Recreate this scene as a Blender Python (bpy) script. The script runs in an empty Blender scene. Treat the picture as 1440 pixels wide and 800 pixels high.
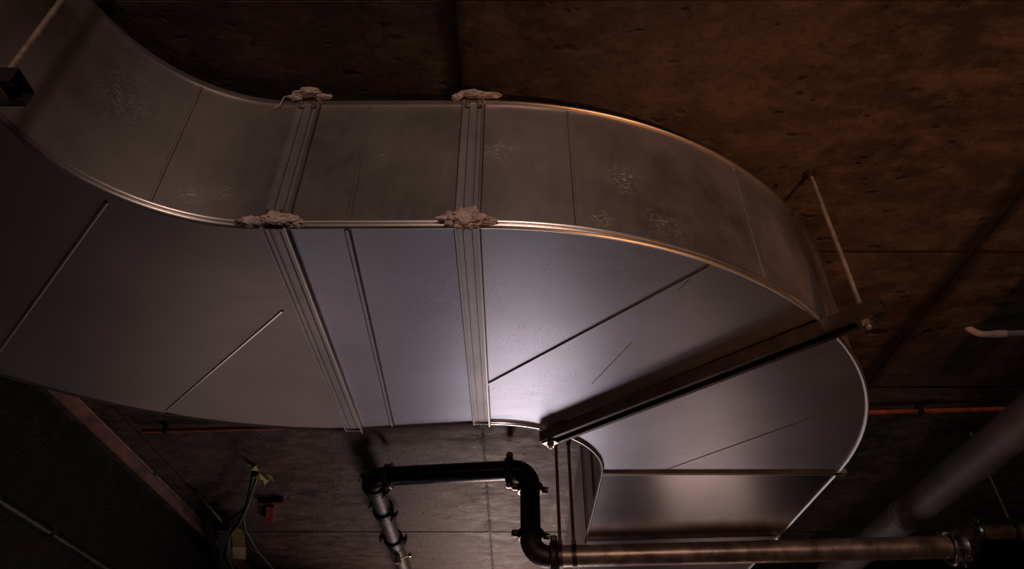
import bpy, bmesh, math, random
from mathutils import Vector, Matrix, noise
random.seed(7)
PI = math.pi
S = bpy.context.scene
COL = S.collection

# ------------------------------------------------------------------ camera
EYE = 1.5                       # camera height above the floor
PITCH = math.radians(38)
FPX = 975.0
cam_d = bpy.data.cameras.new('camera')
cam = bpy.data.objects.new('camera', cam_d)
COL.objects.link(cam)
cam.location = (0, 0, EYE)
cam.rotation_euler = (PI/2 + PITCH, 0, 0)
cam_d.sensor_width = 36
cam_d.lens = 36*FPX/1440
cam_d.clip_start = .05
S.camera = cam
# ------------------------------------------------------------------ world and exposure
w = bpy.data.worlds.new('world'); S.world = w; w.use_nodes = True
bg = w.node_tree.nodes['Background']
bg.inputs[0].default_value = (.5, .32, .26, 1); bg.inputs[1].default_value = .0
S.view_settings.view_transform = 'Standard'
S.view_settings.look = 'None'
S.view_settings.gamma = 1
S.view_settings.exposure = 0
# ------------------------------------------------------------------ lamps
HC0 = EYE+2.065
def area(name, loc, target, size, power, color, size_y=None, spread=180):
    d = bpy.data.lights.new(name, 'AREA'); d.energy = power; d.color = color
    d.size = size
    if size_y: d.shape = 'RECTANGLE'; d.size_y = size_y
    d.spread = math.radians(spread)
    o = bpy.data.objects.new(name, d); COL.objects.link(o)
    o.location = loc
    o.rotation_euler = (Vector(target)-Vector(loc)).to_track_quat('-Z', 'Y').to_euler()
    return o
def spot(name, loc, target, power, color, angle, blend=1, r=.1):
    d = bpy.data.lights.new(name, 'SPOT'); d.energy = power; d.color = color
    d.spot_size = math.radians(angle); d.spot_blend = blend; d.shadow_soft_size = r
    o = bpy.data.objects.new(name, d); COL.objects.link(o)
    o.location = loc
    o.rotation_euler = (Vector(target)-Vector(loc)).to_track_quat('-Z', 'Y').to_euler()
    return o
area('work_lamp_light', (.12, 7.3, .7), (.1, 4.6, 3.2), 1.1, 9.5, (1.0, .92, .98), spread=120)
area('left_fill_light', (-2.1, 5.0, .3), (-1.6, 2.2, 3.0), 2.0, 2.3, (1.0, .76, .70), spread=100)  # added fill from below, brightens the left bottom sheet
area('right_fill_light', (2.4, 8.3, .4), (1.3, 4.2, 3.2), 1.0, 1.8, (1.0, .72, .64), spread=110)  # added fill, warms the underside of the right bend
spot('far_wash_light', (-.1, 9.4, 1.7), (-.2, 7.2, HC0), 290, (1.0, .70, .63), 78, 1, .35)  # added wash, brightens the far part of the ceiling
spot('warm_lamp_light', (1.7, .3, .3), (1.25, 2.0, HC0), 135, (1.0, .44, .18), 59, 1, .12)
area('back_lamp_light', (1.0, -4.2, 2.75), (.2, 1.6, 3.15), 0.9, 17, (1.0, .74, .64), spread=80)

# ------------------------------------------------------------------ helpers
H = EYE+1.4                     # underside of the duct
HT = EYE+1.988                  # top of the duct
HC = EYE+2.065                  # ceiling
def at(px, py, z):
    """point at height z (m above the floor) sighted through a reading of the photograph"""
    X = (px-720)/FPX; U = (400-py)/FPX
    c, s = math.cos(PITCH), math.sin(PITCH)
    Y = c-U*s; Z = s+U*c
    t = (z-EYE)/Z
    return Vector((X*t, Y*t, z))

def link(name, bm, m=None, parent=None, smooth=False, sharp=35):
    me = bpy.data.meshes.new(name)
    bmesh.ops.recalc_face_normals(bm, faces=bm.faces[:])
    if smooth:
        for f in bm.faces: f.smooth = True
        for e in bm.edges:
            if len(e.link_faces) == 2 and e.calc_face_angle(0) > math.radians(sharp): e.smooth = False
    bm.to_mesh(me); bm.free()
    o = bpy.data.objects.new(name, me); COL.objects.link(o)
    if m: me.materials.append(m)
    if parent:
        o.parent = parent
        o.matrix_parent_inverse = Matrix.Translation(parent.location).inverted() if parent.type == 'EMPTY' else Matrix()
    return o
def thing(name, label, cat, loc=(0, 0, 0), group=None):
    o = bpy.data.objects.new(name, None); COL.objects.link(o); o.location = loc
    o.empty_display_size = .1
    o['label'] = label; o['category'] = cat
    if group: o['group'] = group
    return o
def tag(o, label, cat, group=None):
    o['label'] = label; o['category'] = cat
    if group: o['group'] = group
    return o
def structure(o):
    o['kind'] = 'structure'; return o

def box(bm, c, d, rot=None):
    r = bmesh.ops.create_cube(bm, size=1)
    M = Matrix.Translation(c) @ (rot.to_4x4() if rot else Matrix()) @ Matrix.Diagonal((*d, 1))
    bmesh.ops.transform(bm, matrix=M, verts=r['verts'])
    return r['verts']
def bar(bm, a, b, w_, h_, up=Vector((0, 0, 1))):
    """box beam from a to b, w_ across, h_ along up"""
    a, b = Vector(a), Vector(b); x = (b-a).normalized(); y = up.cross(x).normalized(); z = x.cross(y)
    R = Matrix((x, y, z)).transposed()
    return box(bm, (a+b)/2, ((b-a).length, w_, h_), R)
def cyl(bm, a, b, r, seg=24, r2=None):
    a, b = Vector(a), Vector(b)
    q = (b-a).to_track_quat('Z', 'Y').to_matrix().to_4x4()
    res = bmesh.ops.create_cone(bm, cap_ends=True, segments=seg, radius1=r, radius2=r if r2 is None else r2, depth=(b-a).length,
                                matrix=Matrix.Translation((a+b)/2) @ q)
    return res['verts']
def tube(bm, pts, r, seg=12, caps=True):
    """round tube through points; r number or list"""
    pts = [Vector(p) for p in pts]; n = len(pts)
    rs = r if isinstance(r, (list, tuple)) else [r]*n
    prev = None; rings = []
    for i, p in enumerate(pts):
        t = (pts[min(i+1, n-1)]-pts[max(i-1, 0)]).normalized()
        if prev is None:
            u = t.cross(Vector((0, 0, 1)))
            if u.length < 1e-3: u = t.cross(Vector((1, 0, 0)))
        else: u = prev-t*prev.dot(t)
        u.normalize(); prev = u; v = t.cross(u)
        rings.append([bm.verts.new(p+(u*math.cos(2*PI*k/seg)+v*math.sin(2*PI*k/seg))*rs[i]) for k in range(seg)])
    for i in range(n-1):
        for k in range(seg):
            bm.faces.new((rings[i][k], rings[i][(k+1) % seg], rings[i+1][(k+1) % seg], rings[i+1][k]))
    if caps:
        bm.faces.new(rings[0][::-1]); bm.faces.new(rings[-1])
def sweep(bm, pts, prof, outs, caps=True):
    """sweep a closed profile [(outwards, up)] along horizontal points; outs = outward horizontal unit vectors"""
    rings = []
    for p, o in zip(pts, outs):
        rings.append([bm.verts.new(Vector(p)+o*a+Vector((0, 0, b))) for a, b in prof])
    k = len(prof)
    for i in range(len(pts)-1):
        for j in range(k):
            bm.faces.new((rings[i][j], rings[i][(j+1) % k], rings[i+1][(j+1) % k], rings[i+1][j]))
    if caps:
        bm.faces.new(rings[0][::-1]); bm.faces.new(rings[-1])
def lump(bm, c, d, seed, amp=.55, sub=4, rot=None):
    """lumpy hand-smeared blob"""
    r = bmesh.ops.create_icosphere(bm, subdivisions=sub, radius=1)
    o = Vector((seed*3.1, seed*1.7, seed*.9))
    for v in r['verts']:
        n = v.co.copy()
        f = 1+amp*noise.noise(n*1.6+o)+amp*.6*noise.noise(n*4.3+o)+amp*.25*noise.noise(n*11+o)
        q = Vector((n.x*d[0], n.y*d[1], n.z*d[2]))*f
        if rot: q = rot @ q
        v.co = Vector(c)+q

# ------------------------------------------------------------------ materials
def newmat(name):
    m = bpy.data.materials.new(name); m.use_nodes = True
    nt = m.node_tree; b = nt.nodes['Principled BSDF']
    return m, nt, b
def N(nt, t, **kw):
    n = nt.nodes.new(t)
    for k, v in kw.items(): setattr(n, k, v)
    return n
def ramp(nt, src, stops):
    r = N(nt, 'ShaderNodeValToRGB'); cr = r.color_ramp
    while len(cr.elements) < len(stops): cr.elements.new(.5)
    for e, (p, c) in zip(cr.elements, stops):
        e.position = p; e.color = (c, c, c, 1) if isinstance(c, (int, float)) else (*c, 1)
    nt.links.new(src, r.inputs[0]); return r.outputs[0]
def mixc(nt, fac, a, b, mode='MIX'):
    m = N(nt, 'ShaderNodeMix', data_type='RGBA', blend_type=mode)
    for s, v in ((0, fac), (6, a), (7, b)):
        if hasattr(v, 'links'): nt.links.new(v, m.inputs[s])
        else: m.inputs[s].default_value = v if s == 0 else (*v, 1)
    return m.outputs[2]
def math_(nt, op, a, b=0.):
    m = N(nt, 'ShaderNodeMath', operation=op)
    for i, v in enumerate((a, b)):
        if hasattr(v, 'links'): nt.links.new(v, m.inputs[i])
        else: m.inputs[i].default_value = v
    return m.outputs[0]
def noise_(nt, vec, scale, detail=4, rough=.5, stretch=None):
    if stretch:
        mp = N(nt, 'ShaderNodeMapping'); mp.inputs['Scale'].default_value = stretch
        nt.links.new(vec, mp.inputs[0]); vec = mp.outputs[0]
    n = N(nt, 'ShaderNodeTexNoise'); nt.links.new(vec, n.inputs['Vector'])
    n.inputs['Scale'].default_value = scale; n.inputs['Detail'].default_value = detail; n.inputs['Roughness'].default_value = rough
    return n.outputs[0]
def galv(name, col, rough=.34, spots=(), dark_specks=False, streak=(1, 14, 14), bump=.12, dust=(.36, .30, .27), dustiness=.25, metallic=1.0):
    """galvanised sheet: slight spangle, brushed streaks, dust, rubbed spots [(x,y,z,radius,strength)]"""
    m, nt, b = newmat(name)
    g = N(nt, 'ShaderNodeNewGeometry'); P = g.outputs['Position']
    n1 = noise_(nt, P, 2.2, 3); n2 = noise_(nt, P, 9, 5, .6, streak); n3 = noise_(nt, P, 160, 2)
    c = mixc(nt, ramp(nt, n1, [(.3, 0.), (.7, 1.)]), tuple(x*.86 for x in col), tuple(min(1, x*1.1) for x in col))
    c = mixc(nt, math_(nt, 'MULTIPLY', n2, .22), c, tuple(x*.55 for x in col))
    rg = math_(nt, 'ADD', math_(nt, 'MULTIPLY', n2, .12), math_(nt, 'ADD', math_(nt, 'MULTIPLY', n3, .05), rough-.085))
    dm = math_(nt, 'MULTIPLY', ramp(nt, noise_(nt, P, 1.6, 6, .65), [(.35, 0.), (.75, 1.)]), dustiness)
    metal = math_(nt, 'MULTIPLY', math_(nt, 'SUBTRACT', 1., math_(nt, 'MULTIPLY', dm, 1.0)), metallic)
    c = mixc(nt, dm, c, dust)
    # rubbed, chalky speckles
    for (x, y, z, r, s) in spots:
        mp = N(nt, 'ShaderNodeVectorMath', operation='DISTANCE'); nt.links.new(P, mp.inputs[0]); mp.inputs[1].default_value = (x, y, z)
        fall = ramp(nt, math_(nt, 'DIVIDE', mp.outputs['Value'], r), [(.15, 1.), (1., 0.)])
        fall = math_(nt, 'MULTIPLY', fall, ramp(nt, noise_(nt, P, 17, 4, .7, (1, 1, 1.4)), [(.36, 0.), (.52, 1.)]))
        sp = ramp(nt, noise_(nt, P, 120, 3, .8, (.6, .6, 1.3)), [(.54, 0.), (.60, 1.)])
        k = math_(nt, 'MULTIPLY', math_(nt, 'MULTIPLY', fall, sp), s)
        c = mixc(nt, k, c, (.62, .54, .5))
        metal = math_(nt, 'MULTIPLY', metal, math_(nt, 'SUBTRACT', 1., k))
    if dark_specks:
        sp = ramp(nt, noise_(nt, P, 150, 2, .5), [(.63, 0.), (.67, 1.)])
        k = math_(nt, 'MULTIPLY', sp, ramp(nt, noise_(nt, P, 2.7, 2), [(.5, 0.), (.62, 1.)]))
        c = mixc(nt, math_(nt, 'MULTIPLY', k, .8), c, (.06, .05, .05))
    nt.links.new(c, b.inputs['Base Color']); nt.links.new(metal, b.inputs['Metallic']); nt.links.new(rg, b.inputs['Roughness'])
    bp = N(nt, 'ShaderNodeBump'); bp.inputs['Strength'].default_value = bump; bp.inputs['Distance'].default_value = .02
    hsum = math_(nt, 'ADD', math_(nt, 'MULTIPLY', noise_(nt, P, 1.7, 1), 1.), math_(nt, 'MULTIPLY', n2, .02))
    nt.links.new(hsum, bp.inputs['Height']); nt.links.new(bp.outputs[0], b.inputs['Normal'])
    return m
def paint(name, col, rough=.5, metallic=0., var=.3, scale=12, bump=.2):
    m, nt, b = newmat(name)
    P = N(nt, 'ShaderNodeNewGeometry').outputs['Position']
    n = noise_(nt, P, scale, 6, .6)
    c = mixc(nt, ramp(nt, n, [(.35, 0.), (.68, 1.)]), tuple(x*(1-var) for x in col), tuple(min(1, x*(1+var)) for x in col))
    nt.links.new(c, b.inputs['Base Color']); b.inputs['Metallic'].default_value = metallic
    nt.links.new(math_(nt, 'ADD', math_(nt, 'MULTIPLY', n, .25), rough-.12), b.inputs['Roughness'])
    bp = N(nt, 'ShaderNodeBump'); bp.inputs['Strength'].default_value = bump; bp.inputs['Distance'].default_value = .003
    nt.links.new(noise_(nt, P, scale*6, 4), bp.inputs['Height']); nt.links.new(bp.outputs[0], b.inputs['Normal'])
    return m
def concrete(name, a=(.13, .088, .066), b_=(.075, .046, .034), stain=(.03, .016, .012), spec=.4, bands=()):
    m, nt, b = newmat(name)
    P = N(nt, 'ShaderNodeNewGeometry').outputs['Position']
    big = noise_(nt, P, 1.1, 5, .6); mid = noise_(nt, P, 5.5, 8, .72, (1, 1.7, 1)); fine = noise_(nt, P, 34, 6, .7)
    c = mixc(nt, ramp(nt, big, [(.32, 0.), (.68, 1.)]), b_, a)
    c = mixc(nt, ramp(nt, mid, [(.44, 0.), (.64, 1.)]), c, tuple(x*1.5 for x in a))
    c = mixc(nt, ramp(nt, fine, [(.3, .55), (.5, 0.)]), c, stain)
    # pits, elongated across the slab
    v = N(nt, 'ShaderNodeTexVoronoi'); mp = N(nt, 'ShaderNodeMapping'); mp.inputs['Scale'].default_value = (6, 11, 6)
    nt.links.new(P, mp.inputs[0])
    wob = N(nt, 'ShaderNodeVectorMath', operation='ADD'); nz = N(nt, 'ShaderNodeTexNoise'); nz.inputs['Scale'].default_value = 9
    nt.links.new(P, nz.inputs['Vector']); nt.links.new(mp.outputs[0], wob.inputs[0]); nt.links.new(nz.outputs['Color'], wob.inputs[1])
    nt.links.new(wob.outputs[0], v.inputs['Vector']); v.inputs['Scale'].default_value = 1.3
    pit = math_(nt, 'MULTIPLY', ramp(nt, v.outputs['Distance'], [(.10, 1.), (.19, 0.)]), ramp(nt, noise_(nt, P, 1.9, 2), [(.36, 0.), (.52, 1.)]))
    c = mixc(nt, math_(nt, 'MULTIPLY', pit, .75), c, stain)
    for (xj, w0, w1) in bands:      # damp dirty bands along the formwork joints
        sx = N(nt, 'ShaderNodeSeparateXYZ'); nt.links.new(P, sx.inputs[0])
        wob2 = math_(nt, 'MULTIPLY', math_(nt, 'SUBTRACT', noise_(nt, P, 3.5, 5, .7), .5), .16)
        d = math_(nt, 'ABSOLUTE', math_(nt, 'ADD', math_(nt, 'SUBTRACT', sx.outputs[0], xj), wob2))
        c = mixc(nt, ramp(nt, d, [(w0, .85), (w1, 0.)]), c, stain)
    nt.links.new(c, b.inputs['Base Color'])
    nt.links.new(ramp(nt, mid, [(.3, .45), (.7, .75)]), b.inputs['Roughness'])
    b.inputs['Specular IOR Level'].default_value = spec
    bp = N(nt, 'ShaderNodeBump'); bp.inputs['Strength'].default_value = .7; bp.inputs['Distance'].default_value = .012
    hh = math_(nt, 'SUBTRACT', math_(nt, 'ADD', mid, math_(nt, 'MULTIPLY', fine, .35)), math_(nt, 'MULTIPLY', pit, .8))
    nt.links.new(hh, bp.inputs['Height']); nt.links.new(bp.outputs[0], b.inputs['Normal'])
    return m

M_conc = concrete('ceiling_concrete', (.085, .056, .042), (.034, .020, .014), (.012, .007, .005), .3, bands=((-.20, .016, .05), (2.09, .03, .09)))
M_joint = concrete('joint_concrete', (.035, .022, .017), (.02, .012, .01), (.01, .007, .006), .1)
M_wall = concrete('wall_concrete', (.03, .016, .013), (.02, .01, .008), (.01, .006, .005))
M_floor = concrete('floor_concrete', (.12, .10, .10), (.08, .07, .065), (.04, .035, .03))
M_sheet_mid = galv('galvanised_sheet_bluish', (.42, .42, .49), .42, dark_specks=True, dustiness=.12)  # bottom sheet tones partly paint in reflection differences from each sheet's tilt
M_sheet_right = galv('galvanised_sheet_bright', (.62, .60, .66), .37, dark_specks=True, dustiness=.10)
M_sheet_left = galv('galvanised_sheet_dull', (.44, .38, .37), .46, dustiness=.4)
M_sheet_far = galv('galvanised_sheet_smooth', (.42, .37, .37), .24, dustiness=.08, bump=.06)
pA, pB, pC = at(165, 160, H+.3), at(265, 285, H+.08), at(300, 264, H+.12)
pD, pE, pF, pG = at(700, 215, H+.36), at(885, 235, H+.3), at(850, 296, H+.08), at(940, 310, H+.15)
M_side_left = galv('galvanised_side_left', (.44, .38, .36), .42, spots=((-1.2, 1.35, H+.36, .15, .5), (-.97, 1.47, H+.09, .06, .9), (-.89, 1.5, H+.13, .04, .8)), streak=(3, 3, 1), dustiness=.45)
M_side_mid = galv('galvanised_side_middle', (.46, .40, .37), .40, spots=((-.42, 1.51, H+.3, .05, .6),), streak=(8, 3, 1), dustiness=.42)
M_side_right = galv('galvanised_side_right', (.50, .43, .40), .40, spots=((-.04, 1.51, H+.33, .10, .7), (.38, 1.57, H+.27, .09, .8), (.28, 1.54, H+.07, .05, .9), (.5, 1.62, H+.12, .1, .6)), streak=(8, 3, 1), dustiness=.42)
M_seam = galv('folded_seam_metal', (.70, .62, .58), .36, dustiness=.15, bump=.05)
M_highlight = galv('highlight_metal', (.85, .82, .80), .25, dustiness=.05, bump=.03)  # brighter metal paints the highlight on the far lower edge and one crease
M_flange = galv('flange_metal', (.52, .47, .48), .45, streak=(14, 2, 2), dustiness=.5)
M_strut = paint('strut_steel', (.11, .08, .065), .42, .85, .35, 9)
M_rod = paint('rod_steel', (.50, .37, .29), .4, .7, .25, 30)
M_black = paint('black_pipe_steel', (.035, .028, .026), .28, .6, .5, 14)
M_brown = paint('brown_pipe_steel', (.50, .33, .25), .36, .65, .45, 9)
M_cast = paint('cast_coupling_iron', (.075, .055, .048), .45, .6, .6, 25)
M_leg = paint('dimmed_pipe_steel', (.022, .017, .016), .6, .2, .5, 14)  # darker, duller copy of the pipe steel, dims the leg under the wash
M_steel = paint('worn_cast_steel', (.42, .36, .35), .3, .9, .7, 22)
M_lagging = paint('pipe_lagging_grey', (.17, .13, .12), .6, .1, .3, 4)
M_rust = paint('red_brown_primer', (.30, .15, .115), .6, .0, .35, 7)
M_orange = paint('orange_red_paint', (.55, .10, .03), .5, 0, .3, 20)
M_white = paint('pinkish_plastic', (.62, .40, .33), .5, 0, .15, 20)
M_grey = paint('grey_plastic', (.30, .25, .26), .5, 0, .15, 20)
M_yellow = paint('yellow_tape', (.62, .48, .04), .5, 0, .2, 20)
M_ochre = paint('ochre_plastic', (.22, .14, .02), .6, 0, .2, 20)
M_tan = paint('tan_paper', (.50, .35, .18), .8, 0, .15, 30)
M_red = paint('red_enamel', (.16, .02, .015), .5, 0, .3, 20)
M_cable = paint('black_rubber', (.02, .018, .02), .5, 0, .3, 30)
M_box = paint('blue_grey_enamel', (.05, .055, .07), .45, .2, .2, 20)
M_seal = paint('smeared_sealant', (.56, .41, .34), .6, 0, .3, 45, .8)
M_bolt = paint('zinc_bolt', (.6, .5, .42), .3, 1, .2, 40)

# ------------------------------------------------------------------ room
def slab(name, lo, hi, m):
    bm = bmesh.new(); lo, hi = Vector(lo), Vector(hi)
    box(bm, (lo+hi)/2, hi-lo); return structure(link(name, bm, m))
XL, XR, YB, YF = -2.86, 7.2, -6.0, 15.0
slab('floor', (XL-.3, YB-.3, -.2), (XR+.3, YF+.3, 0), M_floor)
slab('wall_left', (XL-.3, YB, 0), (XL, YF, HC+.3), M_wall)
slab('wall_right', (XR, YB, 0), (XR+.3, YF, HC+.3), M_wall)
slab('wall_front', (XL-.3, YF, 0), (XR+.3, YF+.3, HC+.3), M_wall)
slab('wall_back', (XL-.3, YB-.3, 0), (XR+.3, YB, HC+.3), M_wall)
ceil = slab('ceiling', (XL-.3, YB, HC+.012), (XR+.3, YF, HC+.3), M_joint)
# cast panels, one between each pair of formwork joints
xs = [XL, -2.50, -.195, 2.10, 4.40, 6.7, XR]
ys = [YB, -2.55, -1.3, -.07, 1.17, 2.405, 3.64, 6.22, 7.46, 8.7, 10.6, 12.5, YF]
holes = [at(1232, 467, HC), at(1306, 466, HC), at(1326, 462, HC), at(1090, 262, HC)]
hr = [(.065, .036), (.03, .028), (.022, .02), (.012, .012)]
for i in range(len(xs)-1):
    for j in range(len(ys)-1):
        g = .010; gy = .007
        x0, x1, y0, y1 = xs[i]+g, xs[i+1]-g, ys[j]+gy, ys[j+1]-gy
        zo = random.uniform(-.003, .003)
        bm = bmesh.new()
        box(bm, ((x0+x1)/2, (y0+y1)/2, HC+.018), (x1-x0, y1-y0, .036+zo))
        vs = [v for v in bm.verts if v.co.z < HC+.01]
        bmesh.ops.bevel(bm, geom=[e for e in bm.edges if all(v in vs for v in e.verts)], offset=.006, segments=2, affect='EDGES')
        o = structure(link('concrete_panel', bm, M_conc, ceil))
        del o['kind']
        inside = [k for k, p in enumerate(holes) if x0 < p.x < x1 and y0 < p.y < y1]
        if inside:                       # broken pockets in the concrete
            cb = bmesh.new()
            for k in inside:
                r = bmesh.ops.create_icosphere(cb, subdivisions=3, radius=1)
                for v in r['verts']:
                    f = 1+.25*noise.noise(v.co*2+Vector((k*5, 0, 0)))
                    v.co = holes[k]+Vector((v.co.x*hr[k][0]*f, v.co.y*hr[k][1]*f, v.co.z*.035*f))
            me = bpy.data.meshes.new('cut'); cb.to_mesh(me); cb.free()
            co = bpy.data.objects.new('cut', me); COL.objects.link(co)
            md = o.modifiers.new('b', 'BOOLEAN'); md.object = co; md.operation = 'DIFFERENCE'; md.solver = 'EXACT'
            dg = bpy.context.evaluated_depsgraph_get()
            nm = bpy.data.meshes.new_from_object(o.evaluated_get(dg))
            o.modifiers.clear(); o.data = nm
            bpy.data.objects.remove(co)

# ------------------------------------------------------------------ duct run
duct = thing('air_duct', 'large galvanised rectangular air duct making an S bend under the concrete ceiling', 'duct', (0, 2.2, H))
CR = Vector((-.09, 3.32)); CL = Vector((-.75, .99))
R_out, R_in = (1.72, 1.805), (.545, .555)
L_in, L_out = (.56, .528), (1.87, 1.85)
JA, JB = -.705, -.133            # the two flanged joints (x)
def edge(sec, side, u):
    """plan point on a section's edge; side 0 = the side towards the camera, 1 = the far side; u 0..1"""
    if sec == 'tail': return Vector(((-1.31, -2.62)[side], .99-u*2.6))
    if sec == 'left':
        r = (L_in, L_out)[side]; a = u*PI/2
        return Vector((CL.x-r[0]*math.sin(a), CL.y+r[1]*math.cos(a)))
    if sec == 'mid': return Vector((-.75+u*.66, (1.518-.003*u, 2.84-.075*u)[side]))
    if sec == 'right':
        r = (R_out, R_in)[side]; a = u*PI/2
        return Vector((CR.x+r[0]*math.sin(a), CR.y-r[1]*math.cos(a)))
    if sec == 'far': return Vector(((1.63, .457+.012*u)[side], 3.32+u*3.4))
def normal(sec, side, u):
    e = 1e-3; d = (edge(sec, side, min(1, u+e))-edge(sec, side, max(0, u-e))).normalized()
    n = Vector((d.y, -d.x)); c = edge(sec, 1-side, u)-edge(sec, side, u)
    if n.dot(c) > 0: n = -n
    return Vector((n.x, n.y, 0))
def v3(p, z): return Vector((p.x, p.y, z))
def panels(sec, u0, u1, n, mb, ms):
    us = [u0+(u1-u0)*i/n for i in range(n+1)]
    rows = 8
    bm = bmesh.new()
    grid = []
    for u in us:
        a, b = edge(sec, 0, u), edge(sec, 1, u)
        grid.append([bm.verts.new(v3(a.lerp(b, k/rows), H)) for k in range(rows+1)])
    top = [[bm.verts.new(v.co+Vector((0, 0, .003))) for v in r] for r in grid]
    for i in range(n):
        for k in range(rows):
            bm.faces.new((grid[i][k], grid[i+1][k], grid[i+1][k+1], grid[i][k+1]))
            bm.faces.new((top[i][k], top[i][k+1], top[i+1][k+1], top[i+1][k]))
    for r in (0, rows):
        for i in range(n): bm.faces.new((grid[i][r], grid[i+1][r], top[i+1][r], top[i][r]))
    for i in (0, n):
        for k in range(rows): bm.faces.new((grid[i][k], grid[i][k+1], top[i][k+1], top[i][k]))
    bp = link('bottom_panel', bm, mb, duct, True, 30)
    bm = bmesh.new()
    sweep(bm, [v3(edge(sec, 0, u), HT) for u in us], [(0, 0), (0, .003), (-.05, .003), (-.05, 0)], [normal(sec, 0, u) for u in us])
    bm.free()
    bm = bmesh.new()
    lo = [(v3(edge(sec, 0, u), HT), v3(edge(sec, 1, u), HT)) for u in us]
    A = [bm.verts.new(p[0]) for p in lo]; B = [bm.verts.new(p[1]) for p in lo]
    A2 = [bm.verts.new(p[0]-Vector((0, 0, .003))) for p in lo]; B2 = [bm.verts.new(p[1]-Vector((0, 0, .003))) for p in lo]
    for i in range(n):
        bm.faces.new((A[i], A[i+1], B[i+1], B[i])); bm.faces.new((A2[i], B2[i], B2[i+1], A2[i+1]))
        bm.faces.new((A[i], A2[i], A2[i+1], A[i+1])); bm.faces.new((B[i], B[i+1], B2[i+1], B2[i]))
    bm.faces.new((A[0], B[0], B2[0], A2[0])); bm.faces.new((A[n], A2[n], B2[n], B[n]))
    link('top_panel', bm, ms, duct)
    out = []
    for side in (0, 1):
        bm = bmesh.new()
        sweep(bm, [v3(edge(sec, side, u), H) for u in us], [(0, 0), (0, HT-H), (-.003, HT-H), (-.003, 0)], [normal(sec, side, u) for u in us])
        out.append(link('side_panel', bm, ms, duct, True, 30))
        # folded lock seams along the lower and the upper corner
        for z, prof in ((H, [(-.004, -.004), (.004, -.009), (.010, -.006), (.012, 0), (.008, .004), (.005, .012), (.009, .016), (.009, .021), (.004, .024), (-.002, .024), (-.002, -.001)]),
                        (HT, [(-.002, .006), (.006, .006), (.010, .001), (.010, -.006), (.004, -.010), (-.002, -.010)])):
            if side == 1 and z == HT: continue
            bm = bmesh.new()
            sweep(bm, [v3(edge(sec, side, u), z) for u in us], prof, [normal(sec, side, u) for u in us])
            link('corner_seam', bm, M_seam if side == 0 or z == H else M_strut, duct, True, 50)
    return bp, out[0], out[1]
uA = (JA+.75)/.66; uB = (JB+.75)/.66
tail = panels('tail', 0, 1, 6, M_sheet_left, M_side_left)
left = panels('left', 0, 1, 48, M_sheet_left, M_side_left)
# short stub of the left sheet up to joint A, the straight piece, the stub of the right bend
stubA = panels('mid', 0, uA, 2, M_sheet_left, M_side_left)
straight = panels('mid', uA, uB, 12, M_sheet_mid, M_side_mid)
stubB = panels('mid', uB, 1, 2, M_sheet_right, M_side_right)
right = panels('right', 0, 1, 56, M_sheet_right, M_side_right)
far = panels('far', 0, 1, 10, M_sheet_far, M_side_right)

def frame(name, x, w_, proud, m, ya=1.515, yb=2.79, sec='mid', lip=.004, parent=duct):
    """ring round the duct at x, profile w_ wide with two raised lips"""
    u = (x+.75)/.66
    a = edge('mid', 0, u).y; b = edge('mid', 1, u).y
    bm = bmesh.new()
    def seg(p0, p1, out):      # p0,p1 run along the face; out = outward
        for (o0, ww, hh) in ((0, w_*.86, proud*.55), (-w_/2+.004, .008, proud), (-w_*.12, .004, proud*.68), (w_*.14, .004, proud*.68)):
            c = (Vector(p0)+Vector(p1))/2+Vector((o0, 0, 0))+out*(hh/2-.001)
            L = (Vector(p1)-Vector(p0)); d = Vector((ww, abs(L.y) or hh, abs(L.z) or hh))
            if abs(L.z) > 0: d = Vector((ww, hh, abs(L.z)))
            box(bm, c, d)
    seg((x, a-proud, H), (x, b+proud, H), Vector((0, 0, -1)))
    seg((x, a, H-proud), (x, a, HT+proud*.4), Vector((0, -1, 0)))
    seg((x, b, H-proud), (x, b, HT+proud*.4), Vector((0, 1, 0)))
    o = link(name, bm, m, parent)
    bm = bmesh.new(); xx = x+w_/2-.003; pr = proud+.005
    box(bm, (xx, (a+b)/2, H-pr/2), (.006, b-a+2*pr, pr)); box(bm, (xx, a-pr/2, (H+HT)/2), (.006, pr, HT-H)); box(bm, (xx, b+pr/2, (H+HT)/2), (.006, pr, HT-H))
    lp = link('flange_lip', bm, M_seam, o)
    bm = bmesh.new()
    for xx, ww in ((x-w_/2-.001, .006), (x-w_*.18, .002), (x+w_*.2, .002), (x+w_/2+.002, .004)):
        pr = proud*.55+.001 if abs(xx-x) < w_*.3 else .004
        box(bm, (xx, (a+b)/2, H-pr/2), (ww, b-a, pr)); box(bm, (xx, a-pr/2, (H+HT)/2), (ww, pr, HT-H-.03))
    g_ = link('groove_shade_strip', bm, M_strut, o); g_['kind'] = 'stuff'  # dark raised strips stand in for the shade in the flange grooves
    return o
for J in (JA, JB):
    f = frame('flange', J, .074 if J == JB else .078, .012, M_flange)
    u = (J+.75)/.66; ya, yb = edge('mid', 0, u).y, edge('mid', 1, u).y
    for yy, sg in ((ya, -1), (yb, 1)):
        for zz in (H+.035, HT-.03):
            for dx in (-.019, .022):
                bm = bmesh.new()
                cyl(bm, (J+dx, yy+sg*.012, zz), (J+dx, yy+sg*.026, zz), .0105, 6)
                cyl(bm, (J+dx, yy+sg*.024, zz), (J+dx, yy+sg*.036, zz), .006, 12)
                link('bolt', bm, M_bolt, f, True)
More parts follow.
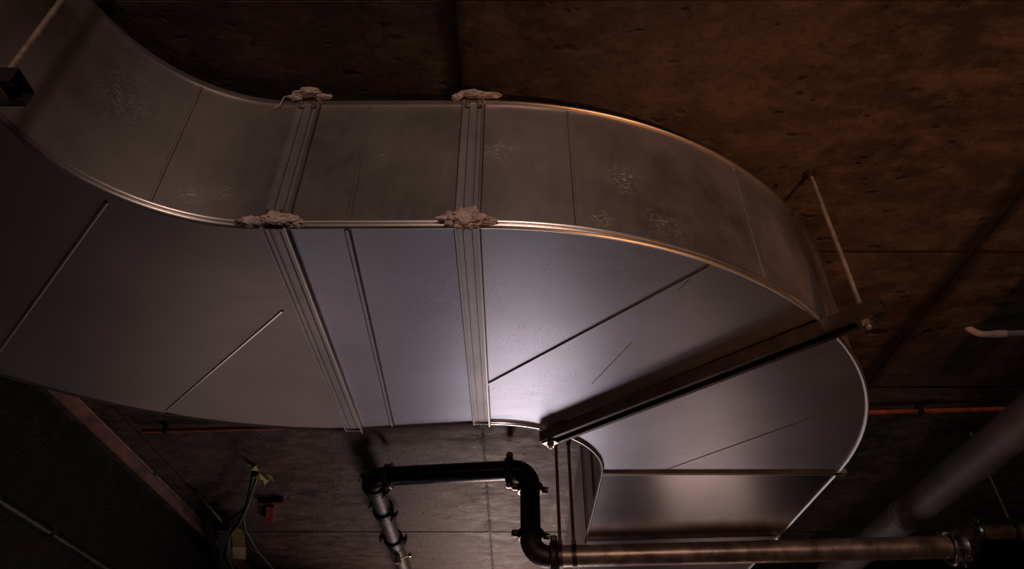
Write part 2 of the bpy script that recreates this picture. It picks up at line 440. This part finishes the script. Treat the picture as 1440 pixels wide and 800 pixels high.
for sec, u0, u1 in (('mid', uB+.06, 1), ('right', 0, 1), ('far', 0, 1)):
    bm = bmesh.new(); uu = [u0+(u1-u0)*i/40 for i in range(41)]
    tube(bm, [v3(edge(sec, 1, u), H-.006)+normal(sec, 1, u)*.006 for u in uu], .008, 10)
    link('highlight_bead', bm, M_highlight, duct, True)  # added bead imitates the corner seam catching the light
# standing seam and single seams
def ridge(a, b, r, name='seam_ridge', m=M_seam, parent=duct, n=Vector((0, 0, -1))):
    bm = bmesh.new(); a, b = Vector(a), Vector(b); d = (b-a).normalized(); s = d.cross(n).normalized()
    A = [a-s*r, a-s*r*.45+n*r*.8, a+s*r*.45+n*r*.8, a+s*r]; B = [b-s*r, b-s*r*.45+n*r*.8, b+s*r*.45+n*r*.8, b+s*r]
    va = [bm.verts.new(p) for p in A]; vb = [bm.verts.new(p) for p in B]
    for i in range(4): bm.faces.new((va[i], va[(i+1) % 4], vb[(i+1) % 4], vb[i]))
    bm.faces.new(va[::-1]); bm.faces.new(vb)
    return link(name, bm, m, parent)
ridge((-.49, 1.52, H), (-.53, 2.80, H), .011, 'standing_seam', M_sheet_mid)
ridge((-.49, 1.517, H+.02), (-.49, 1.517, HT-.02), .009, 'standing_seam', M_side_mid, n=Vector((0, -1, 0)))
def side_seam(sec, u, r=.006, m=M_flange):
    p = edge(sec, 0, u); n = normal(sec, 0, u)
    ridge(v3(p, H+.03), v3(p, HT-.02), r, 'sheet_seam', m, n=n)
side_seam('left', math.asin(.30/.56)/(PI/2), m=M_side_left)
side_seam('right', math.asin(.285/1.72)/(PI/2), m=M_side_right)
side_seam('right', math.asin(.93/1.72)/(PI/2), .003, M_side_right)
# creases pressed into the bottom sheets
def crease(x0, y0, x1, y1, r, m, parent): return ridge(at(x0, y0, H), at(x1, y1, H), r, 'crease', m, parent)
crease(150, 284, -6, 500, .006, M_side_left, left[0])
crease(397, 437, 234, 577, .006, M_highlight, left[0])
crease(997, 374, 683, 541, .007, M_sheet_right, right[0])
crease(888, 482, 832, 540, .002, M_flange, right[0])
crease(1212, 562, 932, 662, .003, M_sheet_right, right[0])
crease(985, 378, 955, 408, .0025, M_flange, right[0])
# joint at the start of the far straight length: cleat with turned-over ends
bm = bmesh.new()
box(bm, (1.045, 3.338, H-.004), (1.19, .012, .008))
for x in (.452, 1.637): box(bm, (x, 3.328, (H+HT)/2), (.014, .036, HT-H+.02))
box(bm, (1.645, 3.322, H-.002), (.05, .045, .02))
dc = link('drive_cleat', bm, M_seam, duct)
bm = bmesh.new(); box(bm, (1.045, 3.318, H-.006), (1.20, .022, .012)); link('gap_shade_strip', bm, M_strut, dc)  # dark bar stands in for the shade in the joint gap
# folds in the throat wall behind the hanger
for u in (.2, .4, .6, .8, .97):
    p = edge('right', 1, u); n = normal('right', 1, u)
    ridge(v3(p, H+.02), v3(p, HT-.02), .007, 'throat_fold', M_flange, n=n)
for y in (3.75, 4.25): ridge((.457, y, H+.02), (.457, y, HT-.02), .010, 'throat_fold', M_flange, n=Vector((-1, 0, 0)))
# sealant smeared over the joint corners
def sealant(parts, name='sealant'):
    bm = bmesh.new()
    for i, (c, d, s) in enumerate(parts): lump(bm, c, d, s)
    return link(name, bm, M_seal, duct, True, 60)
ya = 1.515
sealant([((-.775, ya-.018, H+.004), (.036, .016, .013), 1), ((-.735, ya-.018, H+.006), (.03, .013, .010), 2), ((-.68, ya-.026, H+.008), (.045, .018, .019), 3), ((-.645, ya-.02, H+.004), (.026, .014, .017), 4)])
sealant([((-.175, ya-.02, H+.008), (.04, .02, .018), 5), ((-.14, ya-.032, H+.014), (.04, .022, .030), 6), ((-.115, ya-.03, H+.004), (.04, .022, .02), 7), ((-.085, ya-.02, H+.008), (.035, .014, .012), 8), ((-.135, ya-.026, H-.016), (.028, .014, .012), 9)])
sealant([((-.75, ya-.02, HT+.004), (.022, .012, .009), 10), ((-.705, ya-.03, HT+.016), (.05, .016, .009), 11), ((-.655, ya-.02, HT+.006), (.028, .010, .007), 12)])
sealant([((-.19, ya-.02, HT+.002), (.018, .012, .008), 13), ((-.14, ya-.026, HT+.014), (.045, .014, .006), 14), ((-.085, ya-.024, HT+.01), (.045, .012, .006), 15)])
for (x, z0, z1) in ((-.79, HT+.002, HT-.045),):
    bm = bmesh.new(); tube(bm, [(x+.045, ya-.028, z0+.008), (x, ya-.022, z0), (x-.008, ya-.014, z0-.028), (x-.028, ya-.012, z1)], .0022, 6)
    link('sealant_thread', bm, M_seal, duct, True)

# ------------------------------------------------------------------ trapeze hangers
def channel(bm, a, b, open_down=True, wd=.072, ht=.05):
    """cold-rolled C channel, lips turned in"""
    a, b = Vector(a), Vector(b); x = (b-a).normalized(); y = Vector((0, 0, 1)).cross(x); t = .003; s = -1 if open_down else 1
    pr = [(-wd/2, 0), (wd/2, 0), (wd/2, s*ht), (wd/2-.017, s*ht), (wd/2-.017, s*(ht-.007)), (wd/2-.017+.0025, s*(ht-.007)), (wd/2-.017+.0025, s*(ht-t)), (wd/2-t, s*(ht-t)),
          (wd/2-t, s*t), (-wd/2+t, s*t), (-wd/2+t, s*(ht-t)), (-wd/2+.0145, s*(ht-t)), (-wd/2+.0145, s*(ht-.007)), (-wd/2+.017, s*(ht-.007)), (-wd/2+.017, s*ht), (-wd/2, s*ht)]
    ra = [bm.verts.new(a+y*p+Vector((0, 0, q))) for p, q in pr]; rb = [bm.verts.new(b+y*p+Vector((0, 0, q))) for p, q in pr]
    n = len(pr)
    for i in range(n): bm.faces.new((ra[i], ra[(i+1) % n], rb[(i+1) % n], rb[i]))
    bm.faces.new(ra[::-1]); bm.faces.new(rb)
def trapeze(label, a, b, rods, double=False):
    t = thing('trapeze_hanger', label, 'hanger', (a+b)/2, 'trapeze hangers under the duct')
    ztop = H-.010
    if double:
        bm = bmesh.new(); channel(bm, v3(a, ztop-.041), v3(b, ztop-.041), False); link('strut_channel', bm, M_strut, t)
        bm = bmesh.new(); channel(bm, v3(a, ztop-.0412), v3(b, ztop-.0412), True); link('strut_channel', bm, M_strut, t)
        zb = ztop-.083
    else:
        bm = bmesh.new(); channel(bm, v3(a, ztop), v3(b, ztop), True); link('strut_channel', bm, M_strut, t); zb = ztop-.05
    x = (b-a).normalized(); R = Matrix((x, Vector((0, 0, 1)).cross(x), Vector((0, 0, 1)))).transposed()
    for f in rods:
        p = a.lerp(b, f)
        bm = bmesh.new()
        cyl(bm, v3(p, zb-.03), v3(p, HC+.002), .0085, 12)
        # rolled thread
        for k in range(34):
            z = zb-.028+k*.0045
            cyl(bm, v3(p, z), v3(p, z+.0022), .0095, 10)
        rod = link('threaded_rod', bm, M_rod, t, True)
        for z in (zb-.003, ztop+.003):
            bm = bmesh.new(); box(bm, v3(p, z), (.06, .05, .006), R); link('square_washer', bm, M_bolt, t)
        for z in (zb-.014, ztop+.014):
            bm = bmesh.new(); cyl(bm, v3(p, z-.008), v3(p, z+.008), .0165, 6); link('hex_nut', bm, M_bolt, t)
        bm = bmesh.new(); cyl(bm, v3(p, HC-.030), v3(p, HC-.014), .017, 6); cyl(bm, v3(p, HC-.014), v3(p, HC+.001), .022, 20); link('ceiling_anchor', bm, M_strut, t, True)
    return t
zs = H-.05
a = at(766, 622, zs); b = at(1246, 437, zs)
trapeze('dark steel strut hanger running diagonally under the right-hand bend of the duct', a, b, (.022, .955))
e = at(28, 128, zs)
trapeze('steel strut hanger end with rod at the left edge under the first bend', Vector((e.x, e.y, zs)), Vector((-2.80, e.y, zs)), (.036, .975))

# ------------------------------------------------------------------ steel pipe run with grooved couplings
def arc(c, p0, p1, n=12):
    c, p0, p1 = Vector(c), Vector(p0)-Vector(c), Vector(p1)-Vector(c)
    return [c+p0*math.cos(PI/2*i/n)+p1*math.sin(PI/2*i/n) for i in range(n+1)]
run = thing('fire_pipe', 'black steel pipe dropping through two elbows into a brown pipe below the duct', 'pipe', (0, 4.2, H-.1))
RP = .065
ZU, ZL = EYE+1.888, EYE+1.316
pUR = at(700, 662, ZU); pUL = at(521, 671, ZU)
dU = (pUR-pUL).normalized()
vx = at(748, 700, ZU)            # the vertical leg's plan position, placed on the upper pipe's line
vx = pUL+dU*((.118-pUL.x)/dU.x)
pLR = at(1338, 769, ZL)
low0 = Vector((vx.x, vx.y, ZL)); dL = (pLR-low0); dL.z = 0; dL.normalize()
RB = .115
def pipe(a, b, r, m, name='pipe', parent=run, label=None):
    bm = bmesh.new(); cyl(bm, a, b, r, 40); o = link(name, bm, m, parent, True)
    if label: o['label'] = label
    return o
def coupling(c, d, r, m=M_cast, parent=run, wdt=.055, roll=0., name='coupling'):
    """two cast half shells bolted together round a pipe"""
    d = Vector(d).normalized(); c = Vector(c); bm = bmesh.new()
    prof = [(-wdt/2, r+.003), (-wdt/2, r+.016), (-wdt/2+.010, r+.022), (-.008, r+.017), (.008, r+.017), (wdt/2-.010, r+.022), (wdt/2, r+.016), (wdt/2, r+.003)]
    u = d.cross(Vector((0, 0, 1)))
    if u.length < .1: u = d.cross(Vector((0, 1, 0)))
    u.normalize(); v = d.cross(u); n = 32; rings = []
    for k in range(n):
        a = 2*PI*k/n; q = u*math.cos(a)+v*math.sin(a)
        rings.append([bm.verts.new(c+d*x+q*y) for x, y in prof])
    for k in range(n):
        A, B = rings[k], rings[(k+1) % n]
        for j in range(len(prof)): bm.faces.new((A[j], A[(j+1) % 8], B[(j+1) % 8], B[j]))
    o = link(name, bm, m, parent, True, 40)
    for s in (-1, 1):
        w0 = (u*math.cos(roll)+v*math.sin(roll))*s; w1 = d.cross(w0)
        bm = bmesh.new(); R = Matrix((w0, w1, d)).transposed()
        box(bm, c+w0*(r+.036), (.046, .030, wdt*.8), R)
        bmesh.ops.bevel(bm, geom=bm.edges[:], offset=.006, segments=2, affect='EDGES')
        link('bolt_lug', bm, m, o, True)
        bm = bmesh.new(); p = c+w0*(r+.042)
        cyl(bm, p-w1*.045, p+w1*.045, .0075, 10); cyl(bm, p+w1*.016, p+w1*.032, .014, 6); cyl(bm, p-w1*.030, p-w1*.016, .014, 6)
        link('bolt', bm, M_bolt, o)
    return o
Z1 = Vector((0, 0, 1))
e1a, e1b = vx-dU*RB, vx-Z1*RB
e2a, e2b = low0+Z1*RB, low0+dL*RB
pipe(pUL+dU*.10, e1a, RP, M_black)
bm = bmesh.new(); tube(bm, arc(vx-dU*RB-Z1*RB, e1a, vx-Z1*RB+dU*0-Z1*0) if False else [vx-dU*RB-Z1*RB+(Z1*math.cos(t)+dU*math.sin(t))*RB for t in [PI/2*i/14 for i in range(15)]], RP*1.04, 32)
link('elbow', bm, M_black, run, True)
coupling(e1a-dU*.02, dU, RP, M_black, roll=PI/2)
coupling(e1b-Z1*.02, Z1, RP, M_black, roll=.3)
pipe(e1b-Z1*.01, e2a+Z1*.01, RP, M_black)
coupling(e2a+Z1*.02, Z1, RP, M_cast, roll=.3)
bm = bmesh.new(); tube(bm, [low0+dL*RB+Z1*RB+(-dL*math.cos(t)-Z1*math.sin(t))*RB for t in [PI/2*i/14 for i in range(15)]], RP*1.04, 32)
link('elbow', bm, M_cast, run, True)
coupling(e2b+dL*.03, dL, RP, M_cast, roll=PI/2+.4)
pipe(e2b, pLR, RP, M_brown, label='brown worn steel pipe')
# coupling at the right end and the higher, thinner pipe beyond it
coupling(pLR+dL*.02, dL, RP+.022, M_steel, wdt=.085, roll=.9)
q0 = at(1362, 757, ZL+.045)
bm = bmesh.new(); tube(bm, [pLR+dL*.03, pLR+dL*.06+Z1*.015, pLR+dL*.13+Z1*.075, pLR+dL*.17+Z1*.085], [RP*1.25, RP*1.6, RP*1.2, .055], 28)
link('reducer', bm, M_steel, run, True)
s0 = pLR+dL*.16+Z1*.085
coupling(s0, dL, .05, M_steel, wdt=.06, roll=-.6)
pipe(s0, s0+dL*3.4, .043, M_brown, label='thinner brown steel pipe')
# left leg, running away from the camera
lE = pUL+dU*.01
fw = Vector((-.02, 1, 0)).normalized()
bm = bmesh.new(); cc = lE+fw*.11+dU*.11
tube(bm, [cc+(-fw*math.cos(t)-dU*math.sin(t))*.11 for t in [PI/2*i/14 for i in range(15)]], RP*1.04, 32)
link('elbow', bm, M_black, run, True)
coupling(lE+dU*.12, dU, RP, M_black, wdt=.05, roll=.9)
coupling(lE+fw*.13, fw, RP, M_cast, wdt=.05, roll=.6)
l1 = lE+fw*.11
pipe(l1, l1+fw*4.2, RP*.92, M_leg)
coupling(lE+fw*.62, fw, RP*.9, M_cast, roll=.5)
coupling(lE+fw*1.28, fw, RP*.9, M_cast, roll=.1)
bm = bmesh.new(); p = lE+fw*1.55
cyl(bm, p, p+Vector((.02, 0, -.10)), .022, 16); cyl(bm, p+Vector((.02, 0, -.10)), p+Vector((.022, 0, -.125)), .03, 8)
link('drain_plug', bm, M_bolt, run)
bm = bmesh.new(); cyl(bm, p+Vector((.02, 0, -.09)), p+Vector((.12, -.02, -.06)), .007, 8); cyl(bm, p+Vector((.12, -.03, -.06)), p+Vector((.12, -.005, -.06)), .016, 10)
link('lever', bm, M_bolt, run)

def clevis(c, d, r, label, group='pipe hangers', r_rod=.0065):
    """band round a pipe, hung from the ceiling on a rod"""
    c = Vector(c); d = Vector(d).normalized(); t = thing('pipe_hanger', label, 'hanger', c, group)
    bm = bmesh.new(); u = d.cross(Z1).normalized(); n = 28; rings = []
    for k in range(n):
        a = 2*PI*k/n; q = u*math.cos(a)+Z1*math.sin(a)
        rings.append([bm.verts.new(c+d*x+q*y) for x, y in ((-.014, r+.001), (-.014, r+.006), (.014, r+.006), (.014, r+.001))])
    for k in range(n):
        for j in range(4): bm.faces.new((rings[k][j], rings[k][(j+1) % 4], rings[(k+1) % n][(j+1) % 4], rings[(k+1) % n][j]))
    link('band', bm, M_strut, t, True)
    bm = bmesh.new(); box(bm, c+Z1*(r+.016), (.03, .03, .03)); link('clevis_block', bm, M_strut, t)
    bm = bmesh.new(); cyl(bm, c+Z1*(r+.01), Vector((c.x, c.y, HC+.002)), r_rod, 10); link('threaded_rod', bm, M_rod, t, True)
    bm = bmesh.new(); cyl(bm, Vector((c.x, c.y, HC-.02)), Vector((c.x, c.y, HC+.001)), .016, 12); link('ceiling_anchor', bm, M_strut, t, True)
    return t
clevis(s0+dL*.235, dL, .043, 'thin hanger rod clamped to the brown pipe at the right edge')
clevis(l1+fw*1.15, fw, RP*.92, 'hanger band on the black pipe leg receding at lower left')

# ------------------------------------------------------------------ large lagged pipe, right
XB, ZB, RBp = 2.41, EYE+1.50, .092
big = thing('lagged_pipe', 'thick grey lagged pipe running away at the lower right below the ceiling', 'pipe', (XB, 4, ZB))
bm = bmesh.new(); cyl(bm, (XB, 1.4, ZB), (XB, 12.5, ZB), RBp, 48); link('lagging', bm, M_lagging, big, True)
for y in (2.3, 4.22, 5.45, 7.9):
    bm = bmesh.new(); cyl(bm, (XB, y, ZB), (XB, y+.035, ZB), RBp+.004, 48); link('lagging_band', bm, M_lagging, big, True)
clevis((XB, 1.9, ZB), (0, 1, 0), RBp, 'hanger band holding the thick grey lagged pipe near the right wall side')
def along(x): return low0+dL*((x-low0.x)/dL.x)
clevis(along(.300), dL, RP, 'left of two close hanger rods beside the black elbow, in front of the duct throat', r_rod=.011)
clevis(along(.385), dL, RP, 'right of two close hanger rods beside the black elbow, in front of the duct throat', r_rod=.011)

# ------------------------------------------------------------------ red-brown member along the left wall
pa = at(77, 552, HC-.05); pb = at(290, 745, HC-.05)
xb = (pa.x+pb.x)/2
t = thing('steel_angle', 'red-brown primed steel angle running along the head of the dark left wall', 'beam', (xb, 5, HC-.05))
bm = bmesh.new(); box(bm, (xb+.0, 6.2, HC-.010), (.06, 8.6, .012))
bmesh.ops.bevel(bm, geom=bm.edges[:], offset=.003, segments=1, affect='EDGES'); link('horizontal_leg', bm, M_rust, t)
bm = bmesh.new(); box(bm, (xb-.03, 6.2, HC-.035), (.012, 8.6, .06)); link('vertical_leg', bm, M_rust, t)
for k in range(6):
    bm = bmesh.new(); cyl(bm, (xb+.035, 2.4+k*1.25, HC-.028), (xb+.035, 2.4+k*1.25, HC-.014), .013, 6); link('bolt', bm, M_bolt, t)
# faint conduit low on the left wall
wc = thing('wall_conduit', 'dark conduit strapped along the left wall, bottom left corner', 'conduit', (XL+.03, 5, 2.2))
zc = EYE+.0
d0 = at(60, 741, 3.0); k = (XL+.03)/d0.x; zw = EYE+(3.0-EYE)*k
bm = bmesh.new(); cyl(bm, (XL+.022, .5, zw), (XL+.022, 14, zw), .021, 16); link('tube', bm, M_cast, wc, True)
for k in range(8):
    bm = bmesh.new(); box(bm, (XL+.022, 1.5+k*1.4, zw), (.046, .03, .05)); link('strap', bm, M_strut, wc)

# ------------------------------------------------------------------ orange-red conduit above the duct
ca, cb_ = at(200, 606, EYE+2.03), at(1440, 574, EYE+2.03)
rc = thing('red_conduit', 'thin orange-red conduit crossing the ceiling behind the duct', 'conduit', (ca+cb_)/2)
bm = bmesh.new(); cyl(bm, ca, cb_+(cb_-ca)*.6, .0135, 16); link('tube', bm, M_orange, rc, True)
for px in (235, 605, 1300):
    f = (px-200)/1240; p = ca.lerp(cb_, f)
    bm = bmesh.new(); box(bm, p+Vector((0, 0, .004)), (.03, .05, .05)); box(bm, p+Vector((0, 0, .028)), (.03, .10, .006)); link('strap', bm, M_strut, rc)

# ------------------------------------------------------------------ pale bent conduit out of the ceiling, right
c0, c1, c2 = at(1362, 462, HC), at(1386, 470, HC-.05), at(1440, 468, HC-.055)
pc = thing('bent_conduit', 'short pale pinkish conduit elbow coming out of the ceiling at the right', 'conduit', c0)
bm = bmesh.new(); tube(bm, [c0+Vector((-.004, 0, .012)), c0, c0.lerp(c1, .4)+Vector((.0, 0, -.01)), c0.lerp(c1, .75)+Vector((0, 0, -.008)), c1, c1.lerp(c2, .25)], .017, 16); link('elbow', bm, M_white, pc, True)
bm = bmesh.new(); tube(bm, [c1.lerp(c2, .2), c1.lerp(c2, .52)], .0195, 16); link('sleeve', bm, M_white, pc, True)
bm = bmesh.new(); tube(bm, [c1.lerp(c2, .5), c2+(c2-c1)*6], .0155, 16); link('tube', bm, M_grey, pc, True)

# ------------------------------------------------------------------ cables and fittings, lower left
zq = HC-.10
cbm = thing('cable_bundle', 'bundle of black cables dropping from the ceiling at the lower left', 'cable', at(352, 700, HC))
def P(px, py, dz=0): return at(px, py, zq+dz)
bm = bmesh.new(); tube(bm, [at(357, 655, HC-.001), P(356, 668, .02), P(352, 690), P(347, 712, -.02), P(336, 735, -.05), P(322, 752, -.08), P(318, 780, -.1), P(330, 806, -.1)], .016, 10); link('cable', bm, M_cable, cbm, True)
bm = bmesh.new(); tube(bm, [at(362, 655, HC-.001), P(361, 672, .01), P(350, 705, -.02), P(342, 728, -.04), P(345, 745, -.06), P(362, 775, -.06), P(384, 800, -.06)], .010, 10); link('cable', bm, M_cable, cbm, True)
bm = bmesh.new(); tube(bm, [P(347, 712, -.02), P(320, 735, -.04), P(300, 752, -.06), P(306, 800, -.08)], .012, 10); link('cable', bm, M_cable, cbm, True)
yt = thing('warning_tape', 'twisted yellow tape tied round the cables below the ceiling', 'tape', P(370, 668))
for pts in ([P(355, 661), P(362, 658, .01), P(370, 664), P(383, 673, -.01)], [P(360, 672), P(366, 670, -.01), P(377, 675), P(371, 679, -.01)]):
    bm = bmesh.new()
    vs = []
    for i, p in enumerate(pts):
        wv = Vector((0, .028, .012*(-1)**i)); vs.append((bm.verts.new(p-wv), bm.verts.new(p+wv), bm.verts.new(p+wv+Vector((0, 0, .003))), bm.verts.new(p-wv+Vector((0, 0, .003)))))
    for i in range(len(pts)-1):
        for j in range(4): bm.faces.new((vs[i][j], vs[i][(j+1) % 4], vs[i+1][(j+1) % 4], vs[i+1][j]))
    bm.faces.new(vs[0][::-1]); bm.faces.new(vs[-1])
    link('tape_tail', bm, M_yellow, yt)
bx = thing('junction_box', 'narrow blue-grey box hanging among the cables at lower left', 'box', P(316, 770, -.06))
bm = bmesh.new(); p0, p1 = P(315, 740, -.06), P(317, 806, -.06); bar(bm, p0, p1, .085, .07)
bmesh.ops.bevel(bm, geom=bm.edges[:], offset=.006, segments=2, affect='EDGES'); link('body', bm, M_box, bx)
bm = bmesh.new(); bar(bm, p0.lerp(p1, .06)-Z1*.037, p0.lerp(p1, .94)-Z1*.037, .072, .006); link('lid', bm, M_box, bx)
bm = bmesh.new(); cyl(bm, p0.lerp(p1, .4), Vector((*p0.lerp(p1, .4).xy, HC+.002)), .008, 10); link('rod', bm, M_rod, bx)
lb = thing('hanging_tag', 'small ochre and tan tag hanging beside the blue-grey box', 'tag', P(335, 765))
bm = bmesh.new(); bar(bm, P(334, 742, -.02), P(336, 768, -.02), .10, .012); link('upper_plate', bm, M_ochre, lb)
bm = bmesh.new(); bar(bm, P(336, 768, -.024), P(337, 785, -.024), .105, .012); link('lower_plate', bm, M_tan, lb)
bm = bmesh.new(); cyl(bm, P(335, 745, -.02), Vector((*P(335, 745, -.02).xy, HC+.002)), .004, 8); link('wire', bm, M_rod, lb)
rb = thing('pipe_bracket', 'small dull red T-shaped bracket on the ceiling right of the cables', 'bracket', at(383, 715, HC))
bm = bmesh.new(); bar(bm, at(366, 706, HC-.02), at(400, 704, HC-.02), .05, .04); link('cross_bar', bm, M_red, rb)
bm = bmesh.new(); bar(bm, at(381, 708, HC-.03), at(380, 733, HC-.03), .06, .06); link('stem', bm, M_red, rb)
rr = thing('red_cable', 'thin red cable running down to the blue-grey box', 'cable', P(295, 714))
bm = bmesh.new(); tube(bm, [at(272, 688, HC), at(276, 692, HC-.03), P(295, 713), P(316, 738, -.04), P(318, 746, -.05)], .009, 10); link('wire', bm, M_red, rr, True)
